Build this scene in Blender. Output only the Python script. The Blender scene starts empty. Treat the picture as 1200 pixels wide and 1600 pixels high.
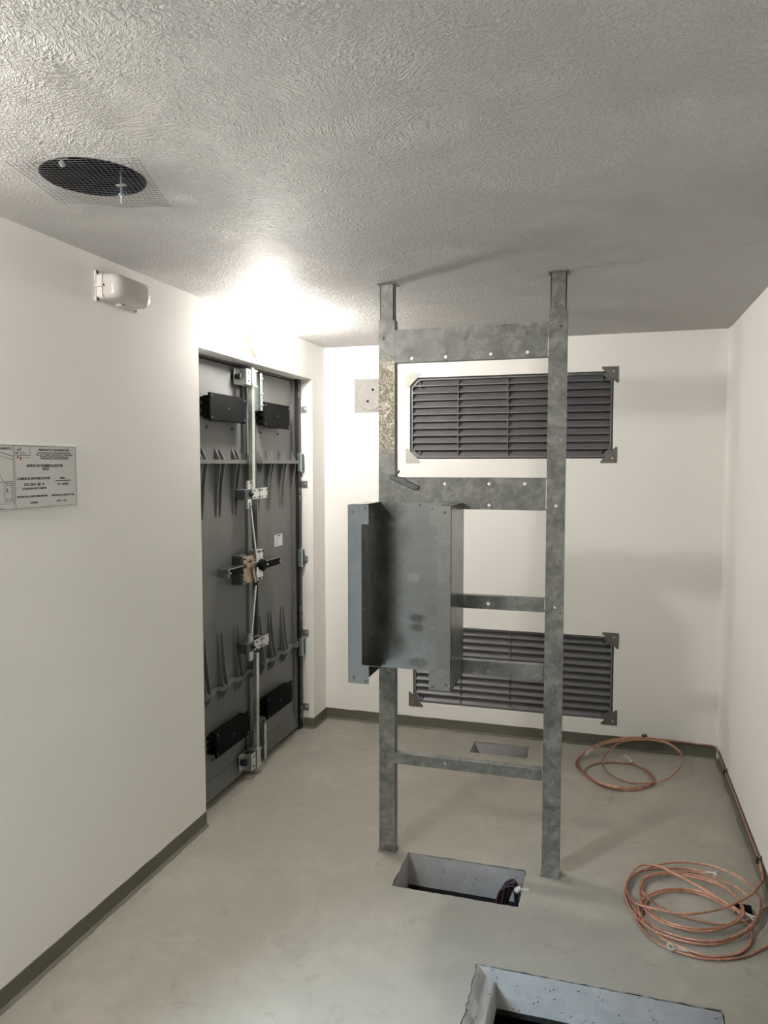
import bpy, bmesh, math, random
from mathutils import Vector, Matrix, noise as mnoise

# ------------------------------------------------------------------ camera, world, lights, exposure
SC = bpy.context.scene
COL = SC.collection
PI = math.pi
random.seed(7)

FPX, YAW, PITCH, ROLL = 1157.9, 0.2922, 0.0652, -0.0008      # focal length in pixels of a 1200 x 1600 frame
CAM = Vector((1.7412, 0.0, 1.6655))
cy_, sy_, cp_, sp_ = math.cos(YAW), math.sin(YAW), math.cos(PITCH), math.sin(PITCH)
_f = Vector((-sy_ * cp_, cy_ * cp_, -sp_)); _r0 = Vector((cy_, sy_, 0)); _u0 = _r0.cross(_f)
RGT = math.cos(ROLL) * _r0 + math.sin(ROLL) * _u0
UPV = -math.sin(ROLL) * _r0 + math.cos(ROLL) * _u0
FWD = _f
cd = bpy.data.cameras.new('camera'); cam = bpy.data.objects.new('camera', cd); COL.objects.link(cam)
cd.sensor_fit = 'VERTICAL'; cd.sensor_height = 36.0; cd.lens = 36.0 * FPX / 1600.0
cd.clip_start = 0.02; cd.clip_end = 200
m = Matrix.Identity(4)
for i in range(3):
    m[i][0] = RGT[i]; m[i][1] = UPV[i]; m[i][2] = -FWD[i]; m[i][3] = CAM[i]
cam.matrix_world = m
SC.camera = cam

LAMP_L, LAMP_2 = 222.0, 318.0       # radiance of the globe lamp over the door and of the one behind the camera
SKY = 0.7                 # overcast daylight that comes in at the open side doorway behind the camera
EXPOSURE = 0.24
SC.cycles.max_bounces = 8; SC.cycles.diffuse_bounces = 7; SC.cycles.glossy_bounces = 3
SC.cycles.caustics_reflective = False; SC.cycles.caustics_refractive = False; SC.cycles.adaptive_threshold = .03
w = bpy.data.worlds.new('world'); SC.world = w; w.use_nodes = True
wb = w.node_tree.nodes['Background']; wb.inputs[0].default_value = (0.72, 0.86, 1.0, 1); wb.inputs[1].default_value = SKY
SC.view_settings.view_transform = 'Standard'; SC.view_settings.look = 'None'
SC.view_settings.gamma = 1.0; SC.view_settings.exposure = EXPOSURE
SC.view_settings.use_curve_mapping = False

W, D, H = 2.368, 4.4645, 2.40          # room: left wall x = 0, right wall x = W, back wall y = D
YR = -1.00                             # rear wall, behind the camera
pl = bpy.data.lights.new('doorway_portal', 'AREA'); pl.shape = 'RECTANGLE'; pl.size = 2.16; pl.size_y = 1.3
pl.cycles.is_portal = True
po = bpy.data.objects.new('doorway_portal', pl); COL.objects.link(po)
po.location = (-.12, .20, 1.08); po.rotation_euler = (0, -PI / 2, 0)

sl = bpy.data.lights.new('hazy_sun', 'SUN'); sl.energy = 6.5; sl.angle = math.radians(24); sl.color = (.60, .83, 1.0)
so = bpy.data.objects.new('hazy_sun', sl); COL.objects.link(so); so.location = (-4, -5, 6)
so.rotation_euler = Vector((.588 * .766, .81 * .766, -.643)).to_track_quat('-Z', 'Y').to_euler()   # veiled sun, slanting in through the side doorway

def at(px, py, axis, val):
    """world point seen at a photo pixel, on the plane axis = val"""
    d = (px - 600) / FPX * RGT - (py - 800) / FPX * UPV + FWD
    t = (val - CAM[axis]) / d[axis]
    return CAM + t * d

# ------------------------------------------------------------------ materials
def newmat(name):
    mt = bpy.data.materials.new(name); mt.use_nodes = True
    nt = mt.node_tree; return mt, nt, nt.nodes['Principled BSDF']
def N(nt, t, **kw):
    n = nt.nodes.new(t)
    for k, v in kw.items():
        if k in n.inputs.keys(): n.inputs[k].default_value = v
        else: setattr(n, k, v)
    return n
def coords(nt, scale=(1, 1, 1), use='Object'):
    tc = N(nt, 'ShaderNodeTexCoord'); mp = N(nt, 'ShaderNodeMapping'); mp.inputs['Scale'].default_value = scale
    nt.links.new(tc.outputs[use], mp.inputs['Vector']); return mp.outputs['Vector']
def noise(nt, vec, scale, detail=3, rough=.5, dist=0):
    n = N(nt, 'ShaderNodeTexNoise', Scale=scale, Detail=detail, Roughness=rough, Distortion=dist)
    nt.links.new(vec, n.inputs['Vector']); return n.outputs['Fac']
def ramp(nt, fac, stops):
    r = N(nt, 'ShaderNodeValToRGB'); e = r.color_ramp.elements
    while len(e) < len(stops): e.new(0.5)
    for el, (p, c) in zip(e, stops):
        el.position = p; el.color = (*c, 1) if len(c) == 3 else c
    nt.links.new(fac, r.inputs['Fac']); return r.outputs['Color']
def mixc(nt, fac, a, b, mode='MIX'):
    n = N(nt, 'ShaderNodeMix', data_type='RGBA', blend_type=mode)
    for s, v in ((0, fac), (6, a), (7, b)):
        if isinstance(v, (int, float)): n.inputs[s].default_value = v
        elif isinstance(v, tuple): n.inputs[s].default_value = (*v, 1)
        else: nt.links.new(v, n.inputs[s])
    return n.outputs[2]
def bump(nt, h, strength, dist, prev=None):
    b = N(nt, 'ShaderNodeBump', Strength=strength, Distance=dist); nt.links.new(h, b.inputs['Height'])
    if prev is not None: nt.links.new(prev, b.inputs['Normal'])
    return b.outputs['Normal']
def blob(nt, vec, centre, radii):
    """1 inside an ellipsoid, falling to 0 at its rim"""
    mp = N(nt, 'ShaderNodeMapping'); mp.vector_type = 'POINT'
    mp.inputs['Scale'].default_value = tuple(1 / r for r in radii)
    mp.inputs['Location'].default_value = tuple(-c / r for c, r in zip(centre, radii))
    nt.links.new(vec, mp.inputs['Vector'])
    g = N(nt, 'ShaderNodeTexGradient', gradient_type='SPHERICAL'); nt.links.new(mp.outputs[0], g.inputs[0]); return g.outputs['Fac']

MAT = {}
def simple(name, col, rough=.5, metal=0.0, spec=.5, var=0.0, vscale=40, bumps=0.0, bscale=300):
    mt, nt, b = newmat(name)
    b.inputs['Roughness'].default_value = rough; b.inputs['Metallic'].default_value = metal
    b.inputs['Specular IOR Level'].default_value = spec
    v = coords(nt)
    if var:
        n = noise(nt, v, vscale, 4)
        lo = tuple(c * (1 - var) for c in col); hi = tuple(min(1, c * (1 + var)) for c in col)
        nt.links.new(ramp(nt, n, [(.3, lo), (.7, hi)]), b.inputs['Base Color'])
    else: b.inputs['Base Color'].default_value = (*col, 1)
    if bumps: nt.links.new(bump(nt, noise(nt, v, bscale, 3), bumps, .001), b.inputs['Normal'])
    MAT[name] = mt; return mt

def m_wall():
    mt, nt, b = newmat('wall_paint'); v = coords(nt)
    c = ramp(nt, noise(nt, v, 1.6, 4, .55), [(.3, (.845, .830, .800)), (.7, (.875, .862, .835))])
    nt.links.new(c, b.inputs['Base Color']); b.inputs['Roughness'].default_value = .75
    nrm = bump(nt, noise(nt, v, 230, 2), .35, .0014)
    nt.links.new(nrm, b.inputs['Normal']); MAT['wall'] = mt
m_wall()
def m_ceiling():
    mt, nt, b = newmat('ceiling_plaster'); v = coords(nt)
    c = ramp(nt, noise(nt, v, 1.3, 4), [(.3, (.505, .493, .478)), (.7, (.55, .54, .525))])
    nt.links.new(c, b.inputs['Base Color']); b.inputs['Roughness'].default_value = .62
    # brushed stipple: short worm-like ridges, in sweeping directions
    big = N(nt, 'ShaderNodeTexNoise', Scale=2.2, Detail=2.0); nt.links.new(v, big.inputs['Vector'])
    add = N(nt, 'ShaderNodeVectorMath', operation='MULTIPLY_ADD')
    nt.links.new(big.outputs['Color'], add.inputs[0]); add.inputs[1].default_value = (.35, .35, .35); nt.links.new(v, add.inputs[2])
    n1 = noise(nt, add.outputs[0], 92, 3, .55, 1.0)
    n3 = noise(nt, v, 9, 2, .5, .8)
    r1 = ramp(nt, n1, [(.38, (0, 0, 0)), (.68, (1, 1, 1))])
    nrm = bump(nt, n3, .30, .02)
    nrm = bump(nt, r1, .85, .0058, nrm)
    nt.links.new(nrm, b.inputs['Normal']); MAT['ceiling'] = mt
m_ceiling()
def m_floor():
    mt, nt, b = newmat('floor_paint'); v = coords(nt)
    base = ramp(nt, noise(nt, v, 1.1, 5, .6), [(.3, (.294, .278, .238)), (.7, (.332, .318, .279))])
    dust = ramp(nt, noise(nt, v, 3.2, 6, .72, .4), [(.48, (0, 0, 0)), (.72, (1, 1, 1))])
    c = mixc(nt, dust, base, (.385, .355, .305))
    dirt = ramp(nt, noise(nt, v, 6.5, 6, .75, 1.0), [(.56, (0, 0, 0)), (.76, (.75, .75, .75))])
    c = mixc(nt, dirt, c, (.21, .195, .16))
    nt.links.new(c, b.inputs['Base Color'])
    rg = ramp(nt, noise(nt, v, 2.5, 6, .65), [(.3, (.36,) * 3), (.75, (.56,) * 3)])
    nt.links.new(rg, b.inputs['Roughness']); b.inputs['Specular IOR Level'].default_value = .42
    nrm = bump(nt, noise(nt, v, 7, 6, .75), .14, .012)
    nt.links.new(nrm, b.inputs['Normal']); MAT['floor'] = mt
m_floor()
def m_concrete(name, c0, c1):
    mt, nt, b = newmat(name); v = coords(nt)
    base = ramp(nt, noise(nt, v, 14, 6, .6), [(.3, c0), (.7, c1)])
    vo = N(nt, 'ShaderNodeTexVoronoi', Scale=55.0); nt.links.new(v, vo.inputs['Vector'])
    pit = ramp(nt, vo.outputs['Distance'], [(.10, (1, 1, 1)), (.20, (0, 0, 0))])
    gate = ramp(nt, noise(nt, v, 30, 2), [(.52, (0, 0, 0)), (.56, (1, 1, 1))])
    pit = mixc(nt, 1.0, pit, gate, 'MULTIPLY')
    c = mixc(nt, pit, base, tuple(x * .45 for x in c0)); nt.links.new(c, b.inputs['Base Color'])
    b.inputs['Roughness'].default_value = .9
    inv = N(nt, 'ShaderNodeMath', operation='SUBTRACT'); inv.inputs[0].default_value = 1.0; nt.links.new(pit, inv.inputs[1])
    nrm = bump(nt, noise(nt, v, 45, 5, .65), .55, .006); nrm = bump(nt, inv.outputs[0], .8, .004, nrm)
    nt.links.new(nrm, b.inputs['Normal']); MAT[name] = mt
m_concrete('concrete', (.36, .36, .365), (.46, .46, .465))
m_concrete('concrete_void_shade', (.008, .008, .008), (.012, .012, .012))  # near black: the darkness of the void under the slab, put into the colour

def m_galv(name, patina=None):
    """hot dip galvanised steel: angular grey spangle; patina = (centre, radii) of a pale brown blotched patch"""
    mt, nt, b = newmat(name); v = coords(nt)
    n = N(nt, 'ShaderNodeTexNoise', Scale=30.0, Detail=4.0); nt.links.new(v, n.inputs['Vector'])
    ad = N(nt, 'ShaderNodeVectorMath', operation='MULTIPLY_ADD'); nt.links.new(n.outputs['Color'], ad.inputs[0])
    ad.inputs[1].default_value = (.07, .07, .07); nt.links.new(v, ad.inputs[2])
    vo = N(nt, 'ShaderNodeTexVoronoi', Scale=46.0); nt.links.new(ad.outputs[0], vo.inputs['Vector'])
    bw = N(nt, 'ShaderNodeRGBToBW'); nt.links.new(vo.outputs['Color'], bw.inputs[0])
    sp = ramp(nt, bw.outputs[0], [(.15, (.165, .172, .165)), (.55, (.205, .210, .202)), (.9, (.255, .260, .25))])
    cl = ramp(nt, noise(nt, v, 13, 6, .7, .6), [(.30, (.58,) * 3), (.50, (.98,) * 3), (.70, (1.45,) * 3)])
    c = mixc(nt, 1.0, sp, cl, 'MULTIPLY')
    fl = ramp(nt, noise(nt, v, 60, 4, .7), [(.64, (0, 0, 0)), (.78, (.5, .5, .5))])
    c = mixc(nt, fl, c, (.42, .42, .40))
    if patina:
        bl = blob(nt, v, *patina)
        sc = noise(nt, v, 130, 4, .6)
        mu = N(nt, 'ShaderNodeMath', operation='MULTIPLY_ADD'); nt.links.new(bl, mu.inputs[0]); mu.inputs[1].default_value = 1.5; mu.inputs[2].default_value = -.35
        ad2 = N(nt, 'ShaderNodeMath', operation='ADD'); nt.links.new(mu.outputs[0], ad2.inputs[0]); nt.links.new(sc, ad2.inputs[1])
        f = ramp(nt, ad2.outputs[0], [(.55, (0, 0, 0)), (.80, (1, 1, 1))])
        pc = ramp(nt, noise(nt, v, 170, 3, .6), [(.38, (.15, .13, .10)), (.52, (.30, .275, .22)), (.66, (.52, .51, .46))])
        c = mixc(nt, f, c, pc)
    nt.links.new(c, b.inputs['Base Color']); b.inputs['Metallic'].default_value = .55
    rg = ramp(nt, bw.outputs[0], [(.1, (.42,) * 3), (.9, (.58,) * 3)]); nt.links.new(rg, b.inputs['Roughness'])
    nt.links.new(bump(nt, noise(nt, v, 90, 4), .12, .001), b.inputs['Normal']); MAT[name] = mt
m_galv('galv'); m_galv('galv_patina', ((.864, 2.956, 1.90), (.2, .2, .30)))

def m_zinc(name, smudges=False):
    """smooth zinc coated sheet with rolling lines and handling marks"""
    mt, nt, b = newmat(name); v = coords(nt)
    c = ramp(nt, noise(nt, v, 4, 5, .6), [(.3, (.255, .262, .258)), (.7, (.315, .322, .316))])
    vs = coords(nt, (1.5, 1.5, 60))
    ln = ramp(nt, noise(nt, vs, 2.2, 3, .5), [(.38, (.95,) * 3), (.64, (1.03,) * 3)])
    c = mixc(nt, 1.0, c, ln, 'MULTIPLY')
    if smudges:
        for (px, py, rx, rz, col, k) in ((651, 966, .026, .013, (.10, .10, .095), .75), (651, 981, .024, .012, (.12, .12, .11), .75),
                                      (653, 1036, .036, .016, (.16, .16, .15), .8), (646, 903, .020, .013, (.60, .60, .58), .30), (643, 848, .05, .04, (.30, .30, .28), .5)):
            p = at(px, py, 1, 2.945)
            bl = blob(nt, v, (p.x, p.y, p.z), (rx * 2, .2, rz * 2))
            mu = N(nt, 'ShaderNodeMath', operation='MULTIPLY_ADD'); nt.links.new(bl, mu.inputs[0]); mu.inputs[1].default_value = .85
            nt.links.new(noise(nt, v, 60, 4, .7), mu.inputs[2])
            f = ramp(nt, mu.outputs[0], [(.62, (0, 0, 0)), (1.15, (k, k, k))])
            c = mixc(nt, f, c, col)
    nt.links.new(c, b.inputs['Base Color']); b.inputs['Metallic'].default_value = .9
    rg = ramp(nt, noise(nt, v, 12, 4), [(.3, (.20,) * 3), (.7, (.29,) * 3)]); nt.links.new(rg, b.inputs['Roughness'])
    MAT[name] = mt
m_zinc('zinc_sheet'); m_zinc('zinc_sheet_marked', True)
simple('zinc_bright', (.62, .65, .63), .32, .9, var=.12, vscale=60)
simple('zinc_blue', (.16, .22, .23), .35, .8, var=.2, vscale=50)
simple('brass_plate', (.40, .33, .24), .40, .75, var=.18, vscale=60)
simple('steel_dark', (.10, .11, .11), .40, .6, var=.2, vscale=80)
simple('bracket_steel', (.15, .145, .13), .55, .5, var=.15, vscale=50)
simple('bracket_painted', (.46, .445, .41), .6, 0, var=.08, vscale=60)
simple('grp_grey', (.132, .136, .132), .48, 0, .5, var=.10, vscale=5, bumps=.08, bscale=180)
simple('grp_dark', (.05, .05, .052), .5, 0, .5, var=.1, vscale=12)
simple('louver_grey', (.135, .136, .143), .42, 0, .5, var=.06, vscale=10)
simple('black_plastic', (.006, .006, .006), .7, 0, .06, var=.2, vscale=14)
simple('rubber', (.006, .006, .006), .6)
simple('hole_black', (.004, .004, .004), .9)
simple('baseboard_paint', (.118, .113, .088), .5, 0, .4, var=.08, vscale=6, bumps=.15, bscale=60)
simple('lamp_base', (.72, .58, .40), .5, 0, .5)
simple('lamp_white', (.66, .64, .62), .45, 0, .5, var=.03)
simple('lamp_diffuser', (.56, .53, .515), .22, 0, .5, var=.03, vscale=20)
simple('plate_white', (.60, .60, .585), .5, 0, .4, var=.02, vscale=20)
simple('ink', (.015, .015, .018), .6)
simple('ink_grey', (.12, .12, .12), .6)
simple('ink_green', (.02, .10, .05), .6); simple('ink_red', (.20, .02, .03), .6)
simple('sticker', (.68, .68, .66), .5)
simple('vent_plate', (.30, .293, .275), .6, 0, .3, var=.10, vscale=30, bumps=.3, bscale=35)
simple('wire_steel', (.16, .16, .165), .45, .7)
simple('duct_metal', (.012, .018, .030), .30, .6, var=.3, vscale=14)
simple('wire_brown', (.10, .04, .03), .45); simple('wire_blue', (.015, .02, .06), .4); simple('wire_black', (.012, .012, .012), .4)
simple('tie_white', (.55, .54, .48), .5)
simple('lug_tin', (.62, .60, .57), .30, .95, var=.1, vscale=90)
simple('copper', (.56, .32, .235), .36, 1.0, var=.25, vscale=45)
simple('clip_brown', (.035, .022, .015), .45)
simple('ground', (.25, .25, .24), .9, var=.2, vscale=3)
def m_glow(key, L):
    mt, nt, b = newmat('lamp_glow'); b.inputs['Base Color'].default_value = (.9, .9, .88, 1)
    b.inputs['Emission Color'].default_value = (1.0, .955, .89, 1); b.inputs['Emission Strength'].default_value = L
    MAT[key] = mt
m_glow('glow', LAMP_L); m_glow('glow_2', LAMP_2)

# ------------------------------------------------------------------ geometry helpers
class B:
    def __init__(s): s.bm = bmesh.new()
    def box(s, x0, x1, y0, y1, z0, z1):
        vs = [s.bm.verts.new((x, y, z)) for x in (x0, x1) for y in (y0, y1) for z in (z0, z1)]
        for f in ((0, 1, 3, 2), (4, 6, 7, 5), (0, 4, 5, 1), (2, 3, 7, 6), (0, 2, 6, 4), (1, 5, 7, 3)):
            s.bm.faces.new([vs[i] for i in f])
        return s
    def loft(s, rings, caps=True, closed=False):
        R = [[s.bm.verts.new(p) for p in r] for r in rings]; n = len(R[0])
        for a, b in (zip(R, R[1:] + R[:1]) if closed else zip(R, R[1:])):
            for i in range(n): s.bm.faces.new((a[i], a[(i + 1) % n], b[(i + 1) % n], b[i]))
        if caps and not closed:
            s.bm.faces.new(R[0][::-1]); s.bm.faces.new(R[-1])
        return s
    def cyl(s, p0, p1, r0, r1=None, seg=16):
        p0, p1 = Vector(p0), Vector(p1); r1 = r0 if r1 is None else r1
        d = (p1 - p0).normalized(); a = d.orthogonal().normalized(); b = d.cross(a)
        def ring(p, r): return [p + r * (math.cos(2 * PI * k / seg) * a + math.sin(2 * PI * k / seg) * b) for k in range(seg)]
        return s.loft([ring(p0, r0), ring(p1, r1)])
    def lathe(s, prof, origin, axis, seg=32, a=None, caps=True):
        o = Vector(origin); d = Vector(axis).normalized(); a = Vector(a) if a else d.orthogonal().normalized(); b = d.cross(a)
        return s.loft([[o + t * d + max(r, 1e-5) * (math.cos(2 * PI * k / seg) * a + math.sin(2 * PI * k / seg) * b) for k in range(seg)] for r, t in prof], caps)
    def prism(s, poly, o, u, v, n, t):
        """polygon in the plane (o, u, v), thickened by t along n"""
        o, u, v, n = Vector(o), Vector(u), Vector(v), Vector(n)
        return s.loft([[o + a * u + b * v for a, b in poly], [o + a * u + b * v + t * n for a, b in poly]])
    def plate(s, outer, holes, o, u, v, n, t):
        """polygon with holes, thickened by t along n"""
        o, u, v, n = Vector(o), Vector(u), Vector(v), Vector(n); bm = s.bm
        sides = []
        for k in ((0, t) if t else (0,)):
            loops, eds = [], []
            for poly in [outer] + holes:
                vs = [bm.verts.new(o + a * u + b * v + k * n) for a, b in poly]
                eds += [bm.edges.new((vs[i], vs[(i + 1) % len(vs)])) for i in range(len(vs))]
                loops.append(vs)
            bmesh.ops.triangle_fill(bm, use_beauty=True, use_dissolve=False, edges=eds)
            sides.append(loops)
        if t:
            for l0, l1 in zip(*sides):
                for i in range(len(l0)):
                    j = (i + 1) % len(l0); bm.faces.new((l0[i], l0[j], l1[j], l1[i]))
        return s
    def tube(s, path, r, seg=8, lobes=0, pitch=.05, closed=False, amp=.16):
        pts = [Vector(p) for p in path]; nrm = None; rings = []; dist = 0
        for i, p in enumerate(pts):
            t = (pts[min(i + 1, len(pts) - 1)] - pts[max(i - 1, 0)]).normalized()
            if nrm is None: nrm = t.orthogonal().normalized()
            nrm = (nrm - nrm.dot(t) * t).normalized(); bn = t.cross(nrm)
            if i: dist += (p - pts[i - 1]).length
            ph = 2 * PI * dist / pitch if lobes else 0
            ring = []
            for k in range(seg):
                th = 2 * PI * k / seg + ph
                rr = r * (1 - amp + amp * math.cos(lobes * 2 * PI * k / seg)) if lobes else r
                ring.append(p + rr * (math.cos(th) * nrm + math.sin(th) * bn))
            rings.append(ring)
        return s.loft(rings, caps=True)
    def bevel(s, wdt, seg=1, ang=40):
        bmesh.ops.recalc_face_normals(s.bm, faces=s.bm.faces)
        es = [e for e in s.bm.edges if len(e.link_faces) == 2 and e.calc_face_angle(0) > math.radians(ang)]
        bmesh.ops.bevel(s.bm, geom=es, offset=wdt, segments=seg, affect='EDGES', clamp_overlap=True); return s
    def mesh(s, name, smooth=0):
        bmesh.ops.recalc_face_normals(s.bm, faces=s.bm.faces)
        me = bpy.data.meshes.new(name); s.bm.to_mesh(me); s.bm.free()
        if smooth:
            me.shade_smooth(); me.set_sharp_from_angle(angle=math.radians(smooth))
        return me
def link(name, me, mat, parent=None):
    if mat and not me.materials: me.materials.append(MAT[mat])
    o = bpy.data.objects.new(name, me); COL.objects.link(o)
    if parent: o.parent = parent; o.matrix_parent_inverse = parent.matrix_basis.inverted()
    return o
def obj(name, b, mat, parent=None, smooth=0): return link(name, b.mesh(name, smooth), mat, parent)
def tag(o, label=None, cat=None, group=None, kind=None):
    for k, v in (('label', label), ('category', cat), ('group', group), ('kind', kind)):
        if v: o[k] = v
    return o
def empty(name, loc, label=None, cat=None, group=None, kind=None):
    o = bpy.data.objects.new(name, None); COL.objects.link(o); o.location = loc; o.empty_display_size = .05
    return tag(o, label, cat, group, kind)
def copy_tree(o, off, parent=None):
    c = o.copy(); COL.objects.link(c)
    if parent: c.parent = parent
    else: c.location = Vector(o.location) + Vector(off)
    for ch in [x for x in COL.objects if x.parent == o]: copy_tree(ch, off, c)
    return c
def struct(name, b, mat, label, parent=None, smooth=0):
    o = obj(name, b, mat, parent, smooth)
    if not parent: tag(o, label, kind='structure')
    return o
def rect(x0, x1, y0, y1): return [(x0, y0), (x1, y0), (x1, y1), (x0, y1)]
def circ(x, y, r, n=16): return [(x + r * math.cos(2 * PI * k / n), y + r * math.sin(2 * PI * k / n)) for k in range(n)]
def rough_rect(x0, x1, y0, y1, j, step=.018, seed=0):
    rnd = random.Random(seed); out = []
    c = [(x0, y0), (x1, y0), (x1, y1), (x0, y1)]
    for (ax, ay), (bx, by) in zip(c, c[1:] + c[:1]):
        n = max(2, int(math.hypot(bx - ax, by - ay) / step)); nx, ny = (by - ay), -(bx - ax); L = math.hypot(nx, ny)
        for k in range(n):
            t = k / n; e = rnd.uniform(0, j) * (1 + 1.6 * (rnd.random() > .9))
            out.append((ax + (bx - ax) * t + nx / L * e, ay + (by - ay) * t + ny / L * e))
    return out
def spline(pts, step=.006):
    """smooth path through points, evenly resampled"""
    P = [Vector(p) for p in pts]; P = [2 * P[0] - P[1]] + P + [2 * P[-1] - P[-2]]; dense = []
    for i in range(1, len(P) - 2):
        a, b, c, d = P[i - 1:i + 3]
        for k in range(24):
            t = k / 24
            dense.append(.5 * (2 * b + (c - a) * t + (2 * a - 5 * b + 4 * c - d) * t * t + (3 * b - a - 3 * c + d) * t ** 3))
    dense.append(P[-2]); out = [dense[0]]; acc = 0
    for p, q in zip(dense, dense[1:]):
        L = (q - p).length; pos = 0
        while acc + (L - pos) >= step:
            pos += step - acc; acc = 0; out.append(p.lerp(q, pos / L))
        acc += L - pos
    return out
X, Y, Z = Vector((1, 0, 0)), Vector((0, 1, 0)), Vector((0, 0, 1))
def bolt(name, p, axis, r, mat='zinc_bright', parent=None, h=.006, washer=True):
    p = Vector(p); a = Vector(axis); b = B()
    if washer: b.cyl(p, p + a * .002, r * 1.6, seg=16)
    b.cyl(p + a * .001, p + a * (.002 + h), r, r * .92, seg=6)
    b.cyl(p + a * (.002 + h), p + a * (.002 + h * 1.7), r * .5, seg=8)
    return obj(name, b, mat, parent)

# ------------------------------------------------------------------ the room
EY0, EY1 = -.45, .85                       # open doorway in the left wall, behind the camera
DY0, DY1, DZ = 2.94, 4.26, 2.18            # door opening in the left wall
TW = .13                                   # wall thickness
P1 = (.955, 1.449, 2.718, 2.980); P2 = (1.010, 1.328, 4.155, 4.325); P3 = (1.357, 2.105, 1.25, 2.359)   # floor pits
# floor coat with the three cable pits cut out
holes = [rough_rect(*P1, .0035, seed=1), rough_rect(*P2, .0045, seed=2), rough_rect(*P3, .006, seed=3)]
holes = [h for h in holes]
floor = struct('floor', B().plate([(-.13, DY0), (0, DY0), (0, EY1), (-.13, EY1), (-.13, EY0), (0, EY0), (0, YR), (W, YR), (W, D), (0, D), (0, DY1), (-.13, DY1)], holes, (0, 0, -.004), X, Y, Z, .004), 'floor',
               'grey beige painted concrete floor with three rectangular cable pits')
SL = -.142
def pit(p, n):
    x0, x1, y0, y1 = p; k = 8
    b = B()
    def wallgrid(fn):
        nu, nv = 24, 6
        vs = [[b.bm.verts.new(fn(i / nu, j / nv)) for j in range(nv + 1)] for i in range(nu + 1)]
        for i in range(nu):
            for j in range(nv): b.bm.faces.new((vs[i][j], vs[i + 1][j], vs[i + 1][j + 1], vs[i][j + 1]))
    def wob(v, n_): 
        q = Vector(v); e = mnoise.noise(q * 22) * .0022 + mnoise.noise(q * 70) * .001
        return q + Vector(n_) * e
    z = lambda j: -.004 + (SL + .004) * j
    wallgrid(lambda i, j: wob((x0 + (x1 - x0) * i, y1, z(j)), (0, -1, 0)))
    wallgrid(lambda i, j: wob((x0 + (x1 - x0) * i, y0, z(j)), (0, 1, 0)))
    wallgrid(lambda i, j: wob((x0, y0 + (y1 - y0) * i, z(j)), (1, 0, 0)))
    wallgrid(lambda i, j: wob((x1, y0 + (y1 - y0) * i, z(j)), (-1, 0, 0)))
    o = obj('pit_wall', b, 'concrete', floor, 30); return o
pit(P1, 0); pit(P2, 1); pit(P3, 2)
# the stepped rebate along the near pit's left side
bl = B()
prof = [(P3[0] - .004, -.004), (P3[0] + .004, -.006), (P3[0] + .024, -.043), (P3[0] + .052, -.048), (P3[0] + .060, -.056), (P3[0] + .064, SL), (P3[0] - .004, SL)]
n_ = 40; rings = []
for i in range(n_ + 1):
    y = P3[2] + (P3[3] - P3[2]) * i / n_
    rings.append([(x + (mnoise.noise(Vector((x * 9, y * 14, z * 20))) * .0025 if 1 < k < 5 else 0), y, z + (mnoise.noise(Vector((y * 17, x * 8, 3))) * .002 if k in (2, 3) else 0)) for k, (x, z) in enumerate(prof)])
obj('pit_ledge', bl.loft(rings), 'concrete', floor, 50)
obj('slab_underside', B().plate(rect(-.3, W + .3, YR - .2, D + .3), [rect(*P1), rect(*P2), rect(*P3)], (0, 0, SL - .02), X, Y, Z, .02), 'concrete_void_shade', floor)
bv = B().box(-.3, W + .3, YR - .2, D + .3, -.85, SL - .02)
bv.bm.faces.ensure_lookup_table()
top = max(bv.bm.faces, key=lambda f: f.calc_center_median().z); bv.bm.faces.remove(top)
obj('cellar_void', bv, 'concrete_void_shade', floor)
# rubble at the right end of the far pit
rb = B()
for k in range(9):
    c = Vector((P2[1] - .02 - random.random() * .06, P2[3] - .012 - random.random() * .03, -.105 - .012 * random.random() - .02 * (k % 3)))
    r = random.uniform(.008, .018)
    rb.lathe([(0, -r), (r * .8, -r * .5), (r, 0), (r * .7, r * .6), (0, r)], c, (random.uniform(-1, 1), random.uniform(-1, 1), 1), 7)
rub = obj('mortar_lump', rb, 'concrete', floor); rub['kind'] = 'stuff'

# ceiling with the round roof vent opening
VC, VR = Vector((.462, 1.662, H)), .130
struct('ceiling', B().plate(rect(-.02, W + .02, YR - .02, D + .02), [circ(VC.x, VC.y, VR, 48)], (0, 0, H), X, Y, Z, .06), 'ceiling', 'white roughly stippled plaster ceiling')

# left wall with the door opening
wl = B().plate([(YR - .1, -.15), (EY0, -.15), (EY0, -.005), (EY0, DZ), (EY1, DZ), (EY1, -.005), (EY1, -.15), (DY0, -.15), (DY0, DZ), (DY1, DZ), (DY1, -.15), (D + .1, -.15), (D + .1, H + .06), (YR - .1, H + .06)], [], (0, 0, 0), Y, Z, -X, TW)
struct('wall_left', wl, 'wall', 'white painted left wall with the recessed grey door')
G1 = (.566, 1.768, 1.694, 2.192); G2 = (.588, 1.797, .158, .655)      # louvre openings in the back wall
struct('wall_back', B().plate(rect(0, W, -.15, H + .03), [rect(*G1), rect(*G2)], (0, D, 0), X, Z, Y, .12), 'wall', 'white painted back wall with two louvred openings')
# right wall, with the narrow splayed corner strip against the back wall
wr = B().loft([[(W, YR - .1, z), (W, D - .10, z), (W - .006, D - .012, z), (W - .006, D + .05, z), (W + .1, D + .05, z), (W + .1, YR - .1, z)] for z in (-.15, H + .03)])
struct('wall_right', wr, 'wall', 'bright white painted right wall')
struct('wall_rear', B().box(-.1, W + .1, YR - .12, YR, -.15, H + .03), 'wall', 'white rear wall behind the camera')
struct('ground', B().box(-14, -TW - .02, -12, 14, -.4, -.02), 'ground', 'pale paved ground outside the open side doorway')

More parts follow.
